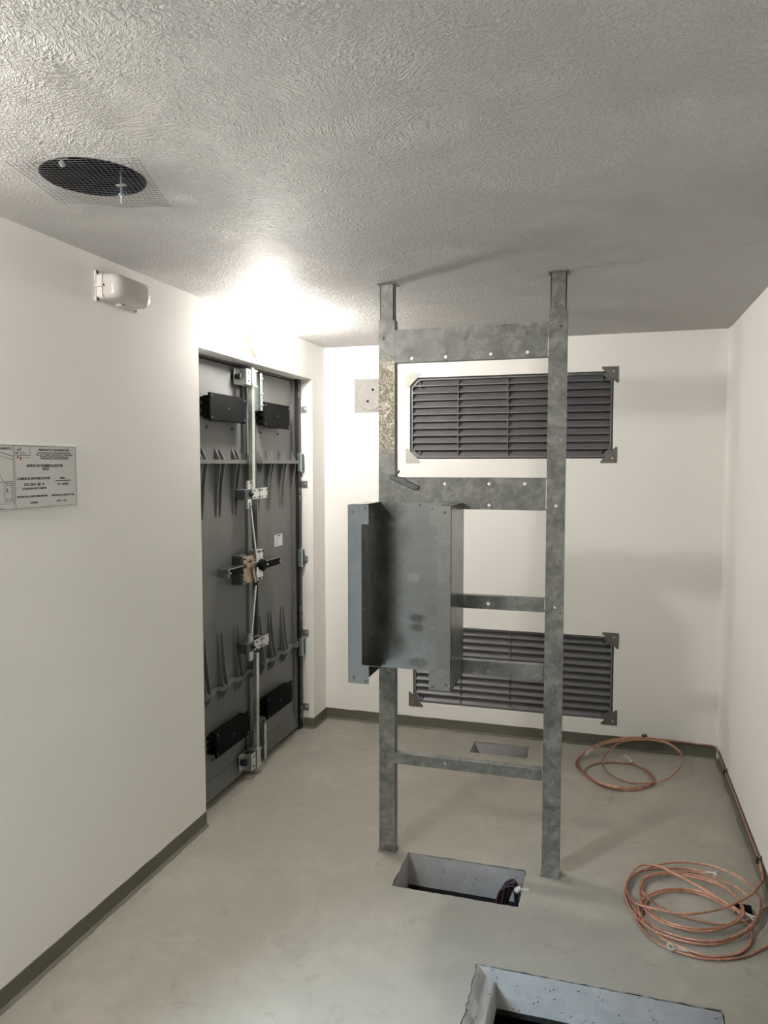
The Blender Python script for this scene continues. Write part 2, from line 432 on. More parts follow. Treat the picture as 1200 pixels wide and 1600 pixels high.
# painted skirting: thin coat whose lower edge wanders over the floor
def skirting(name, p0, p1, nrm, label, hgt=.068, seed=0):
    p0, p1, nrm = Vector(p0), Vector(p1), Vector(nrm); L = (p1 - p0).length; n = max(3, int(L / .03)); rings = []
    for i in range(n + 1):
        p = p0.lerp(p1, i / n); e = mnoise.noise(Vector((i * .21, seed, 0)))
        wz = .0022 * mnoise.noise(Vector((i * .31, seed, 5))); wf = .016 + .008 * e + .004 * mnoise.noise(Vector((i * .9, seed, 2)))
        rings.append([p + Z * (hgt + wz), p + nrm * .003 + Z * (hgt + wz), p + nrm * .0035 + Z * .010, p + nrm * wf + Z * .0015, p + nrm * wf + Z * .0005, p + Z * .0005])
    return struct(name, B().loft(rings), 'baseboard_paint', label, smooth=40)
skirting('baseboard_left', (0, EY1, 0), (0, DY0, 0), X, 'dark olive grey painted skirting along the left wall', seed=1)
skirting('baseboard_corner', (0, DY1, 0), (0, D, 0), X, 'short olive grey skirting beside the door by the back corner', seed=2)
skirting('baseboard_reveal', (-.07, DY1, 0), (.003, DY1, 0), -Y, 'olive grey skirting inside the door reveal', seed=5, hgt=.064)
skirting('baseboard_back', (0, D, 0), (W, D, 0), -Y, 'olive grey painted skirting along the back wall', seed=3)
skirting('baseboard_right', (W, YR, 0), (W, D, 0), -X, 'olive grey painted skirting along the right wall', seed=4)

# ------------------------------------------------------------------ the grey two leaf door
door = empty('door_1', (-.10, 3.6, 0), 'grey fibreglass double door with bolts, rods and black vent boxes', kind='structure')
XS = -.100                                # inner surface of the leaves
fr = B()
fr.box(-.128, -.074, 4.215, DY1, 0, DZ); fr.box(-.128, -.074, DY0, 2.975, 0, DZ); fr.box(-.128, -.096, DY0, DY1, 2.168, DZ)
fr.box(-.152, -.128, DY0, DY1, 2.10, DZ); fr.box(-.152, -.128, DY0, DY1, .0, .08); fr.box(-.152, -.128, DY0, 3.03, 0, DZ); fr.box(-.152, -.128, 4.17, DY1, 0, DZ)  # added strips behind the leaves, blocking daylight that leaked round the door
obj('door_frame', fr.bevel(.003), 'grp_dark', door)
obj('gasket', B().box(-.112, -.070, 4.205, 4.216, .03, 2.15).box(-.112, -.070, 2.972, 2.984, .03, 2.15), 'rubber', door)
def leaf(y0, y1, stile):
    b = B().box(-.145, XS, y0, y1, .012, 2.164).bevel(.006, 2)
    o = obj('door_leaf', b, 'grp_grey', door, 40)
    obj('edge_strip', B().box(XS - .004, XS + .012, *stile, .012, 2.164).bevel(.004, 2), 'grp_grey', o, 40)
    obj('kick_strip', B().prism([(0, .024), (.014, .024), (.002, .11), (0, .11)], (XS, y0 + .004, 0), X, Z, Y, y1 - y0 - .008), 'grp_grey', o)
    return o
L1 = leaf(2.985, 3.605, (3.560, 3.600)); L2 = leaf(3.690, 4.205, (4.165, 4.205))
obj('meeting_strip', B().box(-.150, -.128, 3.600, 3.700, .012, 2.164), 'grp_dark', door)
obj('meeting_strip', B().box(-.130, -.108, 3.622, 3.650, .012, 2.164).bevel(.004, 2), 'grp_grey', door, 40)
ST = .036                                 # how far shelf and fins stand proud
def fin_mesh(up):
    """tapering stiffener with its small gusset on the other side of the shelf"""
    s = 1 if up else -1
    return B().prism([(0, 0), (ST * .92, 0), (ST * .5, s * .10), (.003, s * .265), (0, s * .265)], (0, -.003, 0), X, Z, Y, .006).mesh('fin')
def gus_mesh(up):
    s = 1 if up else -1
    return B().prism([(0, 0), (ST * .85, 0), (.002, s * .055), (0, s * .055)], (0, -.003, 0), X, Z, Y, .006).mesh('gusset')
FU, FD, GU, GD = fin_mesh(True), fin_mesh(False), gus_mesh(True), gus_mesh(False)
for lf, ys, (a, b_) in ((L1, (3.080, 3.121, 3.247, 3.288, 3.414, 3.455, 3.575), (2.99, 3.60)), (L2, (3.715, 3.818, 3.853, 3.990, 4.028, 4.160), (3.695, 4.20))):
    for zs, mu, mg, s in ((1.676, FD, GU, 1), (.545, FU, GD, -1)):
        pts = []
        for y in ys: pts += [(y - .001, 1), (y + .001, 1)]
        # shelf: wavy plan on the lower one, where it dips between the fin pairs
        sh = B(); rings = []; n_ = 48
        for i in range(n_ + 1):
            y = a + (b_ - a) * i / n_; near = min(abs(y - q) for q in ys)
            dz = 0 if s > 0 else .011 * min(1, near / .05); dp = ST * (1 if s > 0 else 1 - .35 * min(1, near / .05))
            rings.append([(XS - .002, y, zs - .010 + dz), (XS + dp, y, zs - .010 + dz), (XS + dp, y, zs + .010 + dz), (XS - .002, y, zs + .010 + dz)])
        obj('stiffener_shelf', sh.loft(rings), 'grp_grey', lf, 30)
        for y in ys:
            f = link('fin', mu, 'grp_grey', lf); f.location = (XS + .10, y - 3.6, zs - s * .009)
            g = link('gusset', mg, 'grp_grey', lf); g.location = (XS + .10, y - 3.6, zs + s * .009)
            for q in (f, g): q.matrix_parent_inverse = Matrix.Identity(4); q.location = (XS, y, zs - s * .009 if q is f else zs + s * .009)
            
# black vent boxes
for lf, (y0, y1, z0, z1) in ((L1, (3.120, 3.482, 1.870, 2.002)), (L2, (3.700, 4.034, 1.865, 2.002)), (L1, (3.128, 3.480, .234, .362)), (L2, (3.692, 4.040, .238, .365))):
    v = obj('vent_box', B().box(XS + .001, -.060, y0 + .016, y1 - .016, z0 + .012, z1 - .012).box(-.062, -.050, y0, y1, z0, z1).bevel(.003, 2), 'black_plastic', lf, 40)
    for yy, zz in ((y0 + .016, z0 + .016), (y1 - .016, z0 + .016), (y0 + .016, z1 - .016), (y1 - .016, z1 - .016), ((y0 + y1) / 2, (z0 + z1) / 2)):
        obj('screw', B().cyl((-.051, yy, zz), (-.0475, yy, zz), .0055, seg=10), 'steel_dark', v)
    for zz in (z0 + .03, (z0 + z1) / 2, z1 - .03): obj('foot', B().box(XS, -.066, y0 - .004, y0 + .02, zz - .010, zz + .010), 'black_plastic', v)
    for yy in (y0 + .05, y1 - .06):
        b = B().cyl((XS - .001, yy, z0 - .028), (XS + .004, yy, z0 - .028), .007, seg=10); obj('plug', b, 'rubber', lf)
# bolt rods of the espagnolette
RX = -.030
def rod(p, q, w_, d=None):
    p, q = Vector(p), Vector(q); d = d or w_; t = (q - p).normalized(); a = X - X.dot(t) * t; a.normalize(); c = t.cross(a)
    return B().loft([[e + sx * d / 2 * a + sy * w_ / 2 * c for sx, sy in ((-1, -1), (1, -1), (1, 1), (-1, 1))] for e in (p, q)]).bevel(.002)
obj('bolt_rod', rod((RX - .012, 3.532, 2.165), (RX - .012, 3.524, 1.530), .030, .024), 'zinc_bright', door)
obj('bolt_rod', rod((RX - .012, 3.546, .655), (RX - .012, 3.536, .030), .030, .024), 'zinc_bright', door)
obj('link_rod', rod((RX - .006, 3.487, 1.465), (RX - .006, 3.548, 1.180), .014, .010), 'zinc_bright', door)
obj('link_rod', rod((RX - .006, 3.540, 1.020), (RX - .006, 3.478, .735), .014, .010), 'zinc_bright', door)
obj('guide_rod', B().cyl((-.085, 3.52, 2.07), (-.085, 3.52, 1.72), .010, seg=12), 'steel_dark', door, 40)
obj('guide_rod', B().cyl((-.085, 3.52, .30), (-.085, 3.52, .10), .010, seg=12), 'steel_dark', door, 40)
# bolt guides at head and foot
def guide(z0, z1):
    b = B().box(-.086, -.082, 3.42, 3.60, z0, z1).box(-.086, RX + .002, 3.448, 3.452, z0, z1).box(RX - .002, RX + .003, 3.448, 3.500, z0, z1)
    b.box(-.086, RX + .004, 3.556, 3.560, z0, z1).box(RX - .001, RX + .004, 3.512, 3.560, z0, z1)
    o = obj('bolt_guide', b.bevel(.001), 'zinc_bright', door)
    obj('clamp_band', B().box(-.08, RX + .008, 3.508, 3.566, z0 - .004, z0 + .004), 'zinc_bright', o)
    obj('clamp_band', B().box(-.08, RX + .008, 3.508, 3.566, z1 - .006, z1 + .002), 'zinc_bright', o)
    for zz in (z0 + .02, z1 - .02): bolt('bolt', (RX + .002, 3.472, zz), X, .005, 'steel_dark', o, .003, False)
    obj('spacer', B().cyl((-.098, 3.435, (z0 + z1) / 2), (-.05, 3.435, (z0 + z1) / 2), .014, seg=14), 'rubber', o, 40)
guide(2.070, 2.150); guide(.045, .135)
# zinc channels covering the astragal beside the bolts
def channel(z0, z1):
    o = obj('bolt_channel', B().box(-.096, -.092, 3.585, 3.662, z0, z1).box(-.096, -.050, 3.585, 3.588, z0, z1).bevel(.001), 'zinc_blue', door)
    obj('flange', B().box(-.096, -.042, 3.660, 3.663, z0, z1).box(-.045, -.042, 3.637, 3.663, z0, z1).bevel(.001), 'zinc_bright', o)
    for zz in (z0 + .03, z0 + (z1 - z0) * .45, z1 - .03): bolt('bolt', (-.042, 3.650, zz), X, .006, 'zinc_bright', o, .005)
    for zz in (z0 + .03, z1 - .04): bolt('bolt', (-.092, 3.615, zz), X, .006, 'zinc_bright', o, .006)
channel(1.950, 2.150); channel(.035, .235)
# crossing latch plates, above and below the lock
def latch(zc):
    o = obj('latch_plate', B().box(-.036, -.030, 3.505, 3.598, zc - .027, zc + .027).box(-.032, -.026, 3.592, 3.674, zc - .026, zc + .030).bevel(.001), 'zinc_bright', door)
    obj('latch_block', B().box(-.098, -.034, 3.430, 3.515, zc - .026, zc + .026).bevel(.003), 'steel_dark', o)
    obj('latch_block', B().box(-.098, -.034, 3.610, 3.665, zc - .022, zc + .022).bevel(.003), 'grp_grey', o)
    obj('slide_bar', B().box(-.050, -.038, 3.466, 3.510, zc - .075, zc + .070).bevel(.001), 'zinc_bright', o)
    bolt('pivot', (-.034, 3.488, zc), X, .010, 'rubber', o, .010)
    for yy, zz in ((3.522, .018), (3.522, -.018), (3.580, .018), (3.580, -.018), (3.606, .020), (3.606, -.016), (3.662, .020), (3.662, -.016), (3.480, .062), (3.480, -.066)):
        bolt('bolt', (-.028, yy, zc + zz), X, .0045, 'steel_dark', o, .004, False)
latch(1.507); latch(.703)
# lock case with black turning knob and two tubular pulls
lk = obj('lock_plate', B().box(-.048, -.040, 3.415, 3.548, 1.045, 1.185).bevel(.002), 'brass_plate', door)
obj('lock_lever', B().prism([(0, 0), (.018, .003), (.040, -.070), (.060, -.125), (.048, -.130), (.022, -.075)], (-.040, 3.480, 1.165), Y, Z, X, .010), 'brass_plate', lk)
obj('lock_lever', B().box(-.038, -.026, 3.425, 3.545, 1.128, 1.148).bevel(.002), 'brass_plate', lk)
obj('lock_block', B().box(-.098, -.048, 3.405, 3.470, 1.040, 1.195).bevel(.003), 'steel_dark', lk)
obj('lock_side_plate', B().box(-.050, -.044, 3.570, 3.650, 1.140, 1.205).box(-.050, -.044, 3.570, 3.650, 1.040, 1.095).box(-.098, -.048, 3.58, 3.64, 1.04, 1.205).bevel(.002), 'zinc_bright', lk)
obj('knob', B().lathe([(0, 0), (.012, 0), (.012, .018), (.026, .020), (.029, .026), (.029, .044), (.025, .050), (0, .050)], (-.044, 3.570, 1.128), X, 20), 'black_plastic', lk, 40)
for yy, zz in ((3.425, 1.175), (3.425, 1.055), (3.535, 1.175), (3.530, 1.055), (3.59, 1.195), (3.635, 1.195), (3.59, 1.05), (3.635, 1.05), (3.635, 1.085), (3.635, 1.150)):
    bolt('bolt', (-.042, yy, zz), X, .006, 'steel_dark', lk, .006, False)
for y0, y1, z0, z1 in ((3.240, 3.400, 1.104, 1.146), (3.655, 3.840, 1.096, 1.138)):
    h_ = obj('pull_tube', B().box(-.090, -.030, y0, y1, z0, z1).bevel(.002), 'zinc_sheet', door)
    obj('pull_cover', B().box(-.031, -.026, y0 + .016, y1 - .010, z0 + .003, z1 - .003).bevel(.001), 'black_plastic', h_)
    for yy in (y0 + .016, y1 - .012): obj('rivet', B().lathe([(.005, 0), (.004, .003), (0, .004)], (-.028, yy, (z0 + z1) / 2), X, 10), 'zinc_bright', h_, 40)
# sticker
st = obj('sticker', B().box(XS, XS + .001, 3.915, 4.022, 1.184, 1.252), 'sticker', L2)
obj('sticker_print', B().box(XS + .001, XS + .0014, 3.945, 3.995, 1.240, 1.248).box(XS + .001, XS + .0014, 3.930, 3.965, 1.226, 1.229)
    .box(XS + .001, XS + .0014, 3.930, 3.960, 1.214, 1.217).box(XS + .001, XS + .0014, 3.930, 3.965, 1.202, 1.205).box(XS + .001, XS + .0014, 3.930, 3.960, 1.192, 1.195), 'ink_grey', st)
# hinges on the right jamb and the fixing lugs in both reveals
for zc in (1.675, 1.085, .525):
    h_ = obj('hinge', B().box(-.078, -.066, 4.196, 4.250, zc - .055, zc + .055).box(-.082, -.050, 4.236, 4.244, zc - .05, zc + .05).bevel(.002), 'zinc_blue', door)
    obj('hinge_pin', B().cyl((-.066, 4.232, zc - .06), (-.066, 4.232, zc + .062), .008, seg=12), 'zinc_bright', h_, 40)
for zc in (1.478, .740, 2.11, .11):
    obj('hinge_stop', B().box(-.078, -.064, 4.206, 4.226, zc + .008, zc + .040).box(-.078, -.064, 4.206, 4.226, zc - .040, zc - .008).bevel(.002), 'grp_grey', door)
for yj, s in ((DY1, -1), (DY0, 1)):
    for zc in (1.998, 1.537, 1.070, .605, .132):
        l_ = obj('fixing_lug', B().box(-.090, -.034, min(yj, yj + s * .003), max(yj, yj + s * .003), zc - .022, zc + .022).bevel(.001), 'zinc_bright', door)
        bolt('bolt', (-.052, yj + s * .003, zc), (0, s, 0), .011, 'lug_tin', l_, .008)

# ------------------------------------------------------------------ louvred ventilation grilles in the back wall
SLAT_PITCH = .0452
def slat_mesh(Lx):
    """chevron blade: inner half slopes up and away from the room, outer half down"""
    a, t = .038, .0035; r = .043
    pr = [(0, 0), (a, r), (2 * a, 0), (2 * a, -t), (a, r - t * 1.2), (0, -t * 1.3)]
    b = B().loft([[(x, y, z) for y, z in pr] for x in (0, Lx)])
    return b.mesh('slat')
def grille(g, name_label, near, k, painted):
    x0, x1, z0, z1 = g; yd = D + .012
    root = empty('ventilation_grille', ((x0 + x1) / 2, yd, z0), name_label, 'grille', 'louvred grilles in the back wall')
    T = .010
    b = B().box(x0 + .006, x0 + .006 + T, yd, yd + .085, z0 + .006, z1 - .006).box(x1 - .006 - T, x1 - .006, yd, yd + .085, z0 + .006, z1 - .006)
    b.box(x0 + .006, x1 - .006, yd, yd + .085, z1 - .006 - T, z1 - .006).box(x0 + .006, x1 - .006, yd, yd + .085, z0 + .006, z0 + .006 + T)
    f = obj('grille_frame', b.bevel(.001), 'louver_grey', root)
    obj('dark_backing', B().box(x0, x1, yd + .088, yd + .092, z0, z1), 'hole_black', root)  # solid black sheet standing in for the darkness between the slats
    for sx in (0, 1):
        for sz in (0, 1):
            u = X if sx == 0 else -X; v = Z if sz == 0 else -Z
            o = Vector((x0 + .008 if sx == 0 else x1 - .008, yd + .002, z0 + .008 if sz == 0 else z1 - .008))
            q = [(0, 0), (.060, 0), (0, .060)]
            bx_ = B().prism(q, o, u, v, Y, .010)
            bx_.box(*sorted((o.x + u.x * .052, o.x + u.x * .055)), yd, yd + .03, *sorted((o.z, o.z + v.z * .052)))
            obj('corner_gusset', bx_, 'louver_grey', root)
    n = 11; Lx = x1 - x0 - .016; me = slat_mesh(Lx); Hh = z1 - z0
    for i in range(n):
        s_ = link('slat', me, 'louver_grey', root); s_.matrix_parent_inverse = Matrix.Identity(4)
        s_.location = (x0 + .008 - root.location.x, .002, .012 + (Hh - .020) / n * i + .004)
    for i in (1, 2, 3):
        xc = x0 + (x1 - x0) * i / 4
        obj('divider', B().box(xc - .0016, xc + .0016, yd - .001, yd + .080, z0 + .012, z1 - .012), 'louver_grey', root)
    # triangular corner fixings with a screw
    for i, (cx, cz, sx, sz) in enumerate(((x0, z1, 1, -1), (x0, z0, 1, 1), (x1, z1, -1, -1), (x1, z0, -1, 1))):
        e = .026; L_ = .092
        mt = 'bracket_painted' if painted and sx > 0 else 'bracket_steel'
        br = obj('corner_bracket', B().prism([(0, 0), (L_, 0), (L_, .010), (.010, L_), (0, L_)], (cx - sx * e, D - .0035, cz - sz * e), X * sx, Z * sz, Y, .0035).bevel(.001), mt, root)
        obj('screw', B().lathe([(.006, 0), (.005, .003), (0, .004)], (cx - sx * e + sx * .026, D - .003, cz - sz * e + sz * .026), -Y, 12), 'lug_tin', br, 40)
    return root
grille(G1, 'upper grey louvred grille in the back wall, near the ceiling', True, 0, True)
grille(G2, 'lower grey louvred grille in the back wall, just above the skirting', True, 1, False)

# white feed through cover plate, partly behind the left rack post
vp = tag(obj('cover_plate', B().plate(rect(.205, .415, 1.986, 2.196), [], (0, D - .004, 0), X, Z, Y, .004), 'vent_plate'), 'square white cover plate with two black holes beside the left rack post', 'cover plate')
obj('embossed_disc', B().lathe([(.092, 0), (.086, .004), (.078, .002), (0, .002)], (.312, D - .004, 2.090), -Y, 40), 'vent_plate', vp, 30)
for px, py in ((582.5, 609), (574.5, 627)):
    p = at(px, py, 1, D - .006); obj('hole', B().cyl((p.x, D - .0068, p.z), (p.x, D - .003, p.z), .0085, seg=14), 'hole_black', vp)

# ------------------------------------------------------------------ galvanised rack between floor and ceiling
YF = 2.956
rack = empty('steel_rack', (1.207, 2.98, 0), 'tall galvanised steel rack with five rails, fixed floor to ceiling', 'rack')
def cpost(x0, x1, holes_px, mat):
    hs = []
    for px, py in holes_px:
        p = at(px, py, 1, YF); hs.append(circ(p.x, p.z, .0062, 14))
    b = B().plate(rect(x0, x1, .004, 2.252), hs, (0, YF, 0), X, Z, Y, .003)
    b.box(x0, x0 + .003, YF + .003, YF + .046, .004, 2.252).box(x1 - .003, x1, YF + .003, YF + .046, .004, 2.252)
    p = obj('post', b, mat, rack)
    i0, i1 = x0 + .005, x1 - .005
    t = obj('extension', B().box(i0, i1, YF + .004, YF + .007, 2.12, H - .003).box(i0, i0 + .003, YF + .004, YF + .040, 2.12, H - .003).box(i1 - .003, i1, YF + .004, YF + .040, 2.12, H - .003), 'galv', p)
    obj('ceiling_plate', B().box(x0 - .006, x1 + .006, YF - .004, YF + .055, H - .004, H).bevel(.001), 'galv', p)
    obj('base_plate', B().box(x0 - .006, x1 + .006, YF - .006, YF + .055, 0, .004).bevel(.001), 'galv', p)
    return p
PL = cpost(.829, .898, [], 'galv_patina'); PR = cpost(1.5155, 1.5855, [(868.5, 790.6), (866.7, 949.4)], 'galv')
for px, py, o_ in ((598.5, 528.5, PL), (875, 509, PR), (866, 1216, PR), (601, 1182, PL)):
    p = at(px, py, 1, YF); bolt('bolt', (p.x, YF, p.z), -Y, .006, 'galv', o_, .004, False)
def rail(z0, z1, holes_px, dep=.040):
    hs = []
    for px, py in holes_px:
        p = at(px, py, 1, YF); hs.append(circ(p.x, p.z, .0065, 14))
    x0, x1 = .8985, 1.5125
    b = B().plate(rect(x0, x1, z0, z1), hs, (0, YF + .001, 0), X, Z, Y, .003)
    b.box(x0, x1, YF + .004, YF + dep, z0, z0 + .003).box(x0, x1, YF + .004, YF + dep, z1 - .003, z1)
    return obj('rail', b, 'galv', rack)
rail(2.078, 2.211, [(643, 560), (696, 523), (696, 557.6), (767.4, 518), (766.6, 553), (824, 550)])
rail(1.481, 1.609, [(694.6, 756), (763.8, 756), (763.8, 789.4), (819.6, 756)])
rail(1.078, 1.131, [(762.7, 943.5)]); rail(.806, .863, [(762.5, 1049)]); rail(.394, .438, [(695, 1193)])

# ------------------------------------------------------------------ open sheet zinc housing bolted to the left post and rail
BX0, BX1, BY0, BY1, BZ0, BZ1 = .782, 1.190, 2.702, 2.9525, .806, 1.507
box = empty('sheet_metal_housing', ((BX0 + BX1) / 2, BY1, BZ0), 'open zinc sheet housing with folded front flanges, bolted to the rack', 'metal housing')
t = .0018; LIP = .055
obj('back_panel', B().box(BX0, BX1, BY1 - t, BY1, BZ0 + .002, BZ1 - .001), 'zinc_sheet_marked', box)
for s, xo in ((1, BX0), (-1, BX1)):
    xs = sorted((xo, xo + s * t))
    sp = obj('side_panel', B().box(*xs, BY0, BY1, BZ0, BZ1), 'zinc_sheet', box)
    nar, wide, th = LIP, .084, .075
    poly = [(0, BZ0), (wide, BZ0), (wide, BZ0 + th), (nar, BZ0 + th), (nar, BZ1 - th), (wide, BZ1 - th), (wide, BZ1), (0, BZ1)]
    fl = obj('front_flange', B().prism(poly, (xo, BY0, 0), X * s, Z, Y, t), 'zinc_sheet', sp)
    for zz in (BZ0, BZ1 - t):
        obj('end_lip', B().prism([(0, BY0 + .03), (LIP, BY0 + .045), (LIP, BY1 - .004), (0, BY1 - .004)], (xo, 0, zz), X * s, Y, Z, t), 'zinc_sheet', sp)
for px, py in ((569, 794), (674.5, 795.5), (571, 1065), (675, 1074)):
    p = at(px, py, 1, BY0); bolt('bolt', (p.x, BY0, p.z), -Y, .0048, 'zinc_sheet', box, .005)
for px, py in ((551, 800), (695, 800.5), (553, 1058), (696.5, 1070)):
    p = at(px, py, 1, BY0); obj('hole', B().cyl((p.x, BY0 - .0006, p.z), (p.x, BY0 + .001, p.z), .0048, seg=12), 'steel_dark', box)
for px, py in ((599.5, 788.5), (600.5, 1037.5), (655, 790)):
    p = at(px, py, 1, BY1 - t); bolt('bolt', (p.x, BY1 - t, p.z), -Y, .0052, 'zinc_sheet', box, .006)

# small folded bracket hooked over the second rail
ba, bb = at(613, 746, 1, YF - .012), at(655, 764, 1, YF - .012)
lv = tag(obj('cam_lever', B().prism([(-.012, -.010), (.10, -.013), (.118, -.006), (.118, .010), (.062, .012), (.050, .016), (.010, .012), (-.012, .008)], ba, (bb - ba).normalized(), (bb - ba).normalized().cross(Vector((0, -1, 0))) * -1, Y, .012).bevel(.002), 'steel_dark'),
         'small dark steel lever hooked over the second rail at the left post', 'lever')
pc = at(623.5, 735.5, 1, YF - .006)
obj('pin', B().cyl((ba.x + .002, YF - .004, ba.z + .002), (pc.x, YF - .002, pc.z), .0055, seg=12), 'steel_dark', lv, 40)

# ------------------------------------------------------------------ lamps
def globe_lamp(y, z, label, glow):
    root = empty('globe_lamp', (0, y, z), label, 'lamp', 'round globe lamps on the left wall')
    obj('lamp_base', B().lathe([(0, 0), (.080, 0), (.082, .006), (.080, .024), (.070, .028), (0, .028)], (.0005, y, z), X, 40), 'lamp_base', root, 40)
    pr = [(.066, .020)] + [(.077 * math.sin(a), .078 - .066 * math.cos(a)) for a in [PI * k / 24 for k in range(8, 25)]]
    obj('glass_globe', B().lathe(pr, (.006, y, z), X, 40), glow, root, 60)
globe_lamp(3.500, 2.292, 'lit round globe lamp on the left wall above the door', 'glow')
globe_lamp(.78, 2.292, 'lit round globe lamp above the open doorway behind the camera', 'glow_2')

# bulkhead emergency lamp, not lit
bk = empty('bulkhead_lamp', (0, 2.362, 2.292), 'unlit oblong white bulkhead lamp with a milky cover, high on the left wall', 'lamp')
def rrect(y0, y1, z0, z1, r, x, n=6):
    out = []
    for (cy, cz, a0) in ((y1 - r, z1 - r, 0), (y0 + r, z1 - r, 90), (y0 + r, z0 + r, 180), (y1 - r, z0 + r, 270)):
        for k in range(n + 1):
            a = math.radians(a0 + 90 * k / n); out.append((x, cy + r * math.cos(a), cz + r * math.sin(a)))
    return out
obj('lamp_housing', B().loft([rrect(2.250, 2.478, 2.243, 2.343, .012, .0005), rrect(2.250, 2.478, 2.243, 2.343, .012, .004), rrect(2.256, 2.472, 2.247, 2.339, .014, .006), rrect(2.258, 2.470, 2.249, 2.337, .014, .026)]), 'lamp_white', bk, 40)
obj('gasket', B().loft([rrect(2.262, 2.466, 2.252, 2.334, .016, .026), rrect(2.262, 2.466, 2.252, 2.334, .016, .029)]), 'rubber', bk, 40)
obj('diffuser', B().loft([rrect(2.258, 2.470, 2.248, 2.338, .018, .029), rrect(2.258, 2.470, 2.248, 2.338, .018, .060), rrect(2.262, 2.466, 2.252, 2.334, .022, .076), rrect(2.272, 2.456, 2.262, 2.324, .024, .086), rrect(2.290, 2.438, 2.276, 2.310, .017, .089)]), 'lamp_diffuser', bk, 60)
for yy, zz in ((2.254, 2.339), (2.254, 2.246), (2.474, 2.246), (2.474, 2.339)):
    e_ = obj('screw_ear', B().cyl((.0005, yy, zz), (.010, yy, zz), .009, seg=14), 'lamp_white', bk, 40)
    obj('screw', B().cyl((.010, yy, zz), (.0115, yy, zz), .0055, seg=10), 'steel_dark', e_)
for yy, zz in ((2.364, 2.247), (2.256, 2.294)):
    e_ = obj('clasp', B().box(.006, .034, yy - .010, yy + .010, zz - .006, zz + .005).bevel(.002), 'lamp_white', bk)
    obj('screw', B().cyl((.034, yy, zz), (.036, yy, zz), .004, seg=10), 'steel_dark', e_)

# ------------------------------------------------------------------ roof vent with wire mesh
vent = empty('roof_vent', VC, 'round roof vent in the ceiling behind a square of wire mesh', 'vent')
vb = B(); prof = [(VR, -.002), (VR - .003, -.002), (VR - .003, .02), (VR - .004, .32), (.0, .34), (.0, .345), (VR, .33)]
obj('duct', B().lathe([(VR + .001, .000), (VR - .002, -.001), (VR - .003, .02), (VR - .003, .34), (VR * .7, .36), (0, .362)], VC, Z, 48, None, False), 'duct_metal', vent, 40)
ZM = 2.386
cs = [at(8, 252, 2, ZM), at(215, 247, 2, ZM), at(268, 322, 2, ZM), at(95, 320, 2, ZM)]
def mesh_pt(u, v):
    a = cs[0].lerp(cs[1], u); b = cs[3].lerp(cs[2], u); p = a.lerp(b, v)
    p.z += .006 * math.sin(3.1 * u + 1.0) * math.sin(2.6 * v) - .008 * math.exp(-((u - .62) ** 2 + (v - .92) ** 2) / .03) + .004 * mnoise.noise(Vector((u * 3, v * 3, 1)))
    p.z = min(p.z, H - .0025); return p
wm = B(); NW = 23
for i in range(NW + 1):
    wm.tube([mesh_pt(i / NW, j / 14) for j in range(15)], .00048, 4)
    wm.tube([mesh_pt(j / 14, i / NW) + Z * .001 for j in range(15)], .00048, 4)
w_ = obj('wire_mesh', wm, 'wire_steel', vent); w_['kind'] = 'stuff'
for (px, py, l0, l1) in ((190, 300, -.03, .05), (97, 258, -.004, .04)):
    p = at(px, py, 2, H - .01)
    o_ = obj('hanger_bolt', B().cyl((p.x, p.y, H - .010 + l0), (p.x, p.y, H + l1), .0035, seg=10), 'zinc_bright', vent, 40)
    obj('nut', B().cyl((p.x, p.y, H - .022 + (0 if l0 < -.01 else .012)), (p.x, p.y, H - .015 + (0 if l0 < -.01 else .012)), .008, seg=6), 'zinc_bright', o_)
    obj('strap', B().box(p.x - .014, p.x + .014, p.y - .005, p.y + .005, H + .006, H + .009), 'zinc_bright', o_)

# ------------------------------------------------------------------ maker's plate on the left wall
PX = .005
plq = tag(obj('maker_plate', B().box(.0003, PX, 1.640, 2.127, 1.522, 1.727).bevel(.001), 'plate_white'), 'white printed maker plate on the left wall, cut by the picture edge', 'sign')
def py_(px, py): p = at(px, py, 0, PX); return p.y, p.z
ink = B()
def hline(y0, y1, z, w_=.0012, b=ink): b.box(PX, PX + .0004, y0, y1, z - w_ / 2, z + w_ / 2)
def vline(y, z0, z1, w_=.0012, b=ink): b.box(PX, PX + .0004, y - w_ / 2, y + w_ / 2, z0, z1)
def sline(y0, z0, y1, z1, w_=.001, b=ink):
    d = Vector((0, y1 - y0, z1 - z0)); n = Vector((0, -d.z, d.y)).normalized() * w_ / 2
    p, q = Vector((PX, y0, z0)), Vector((PX, y1, z1)); b.loft([[p - n, p + n, p + n + X * .0004, p - n + X * .0004], [q - n, q + n, q + n + X * .0004, q - n + X * .0004]])
YC = py_(23.6, 748)[0]                                           # column rule between drawing and text
for z in (1.7215, 1.528): hline(1.650, 2.121, z)
vline(2.121, 1.528, 1.7215); vline(YC, 1.528, 1.7215); vline(1.650, 1.528, 1.7215); vline(YC - .006, 1.528, 1.7215, .0006)
YL = py_(46.8, 708)[0]; hline(YC, YL, 1.692); vline(YL, 1.692, 1.7215)
hline(1.690, YC - .006, 1.6115, .0014); hline(1.690, YC - .006, 1.5445, .0007); vline(YC - .008, 1.5445, 1.6115, .0007)
sline(1.700, 1.735 - .01, YC - .006, 1.6885, .002); sline(1.700, 1.712, YC - .006, 1.678, .0012); sline(py_(-4, 745)[0], 1.650, py_(5, 760)[0], 1.6115, .0014)
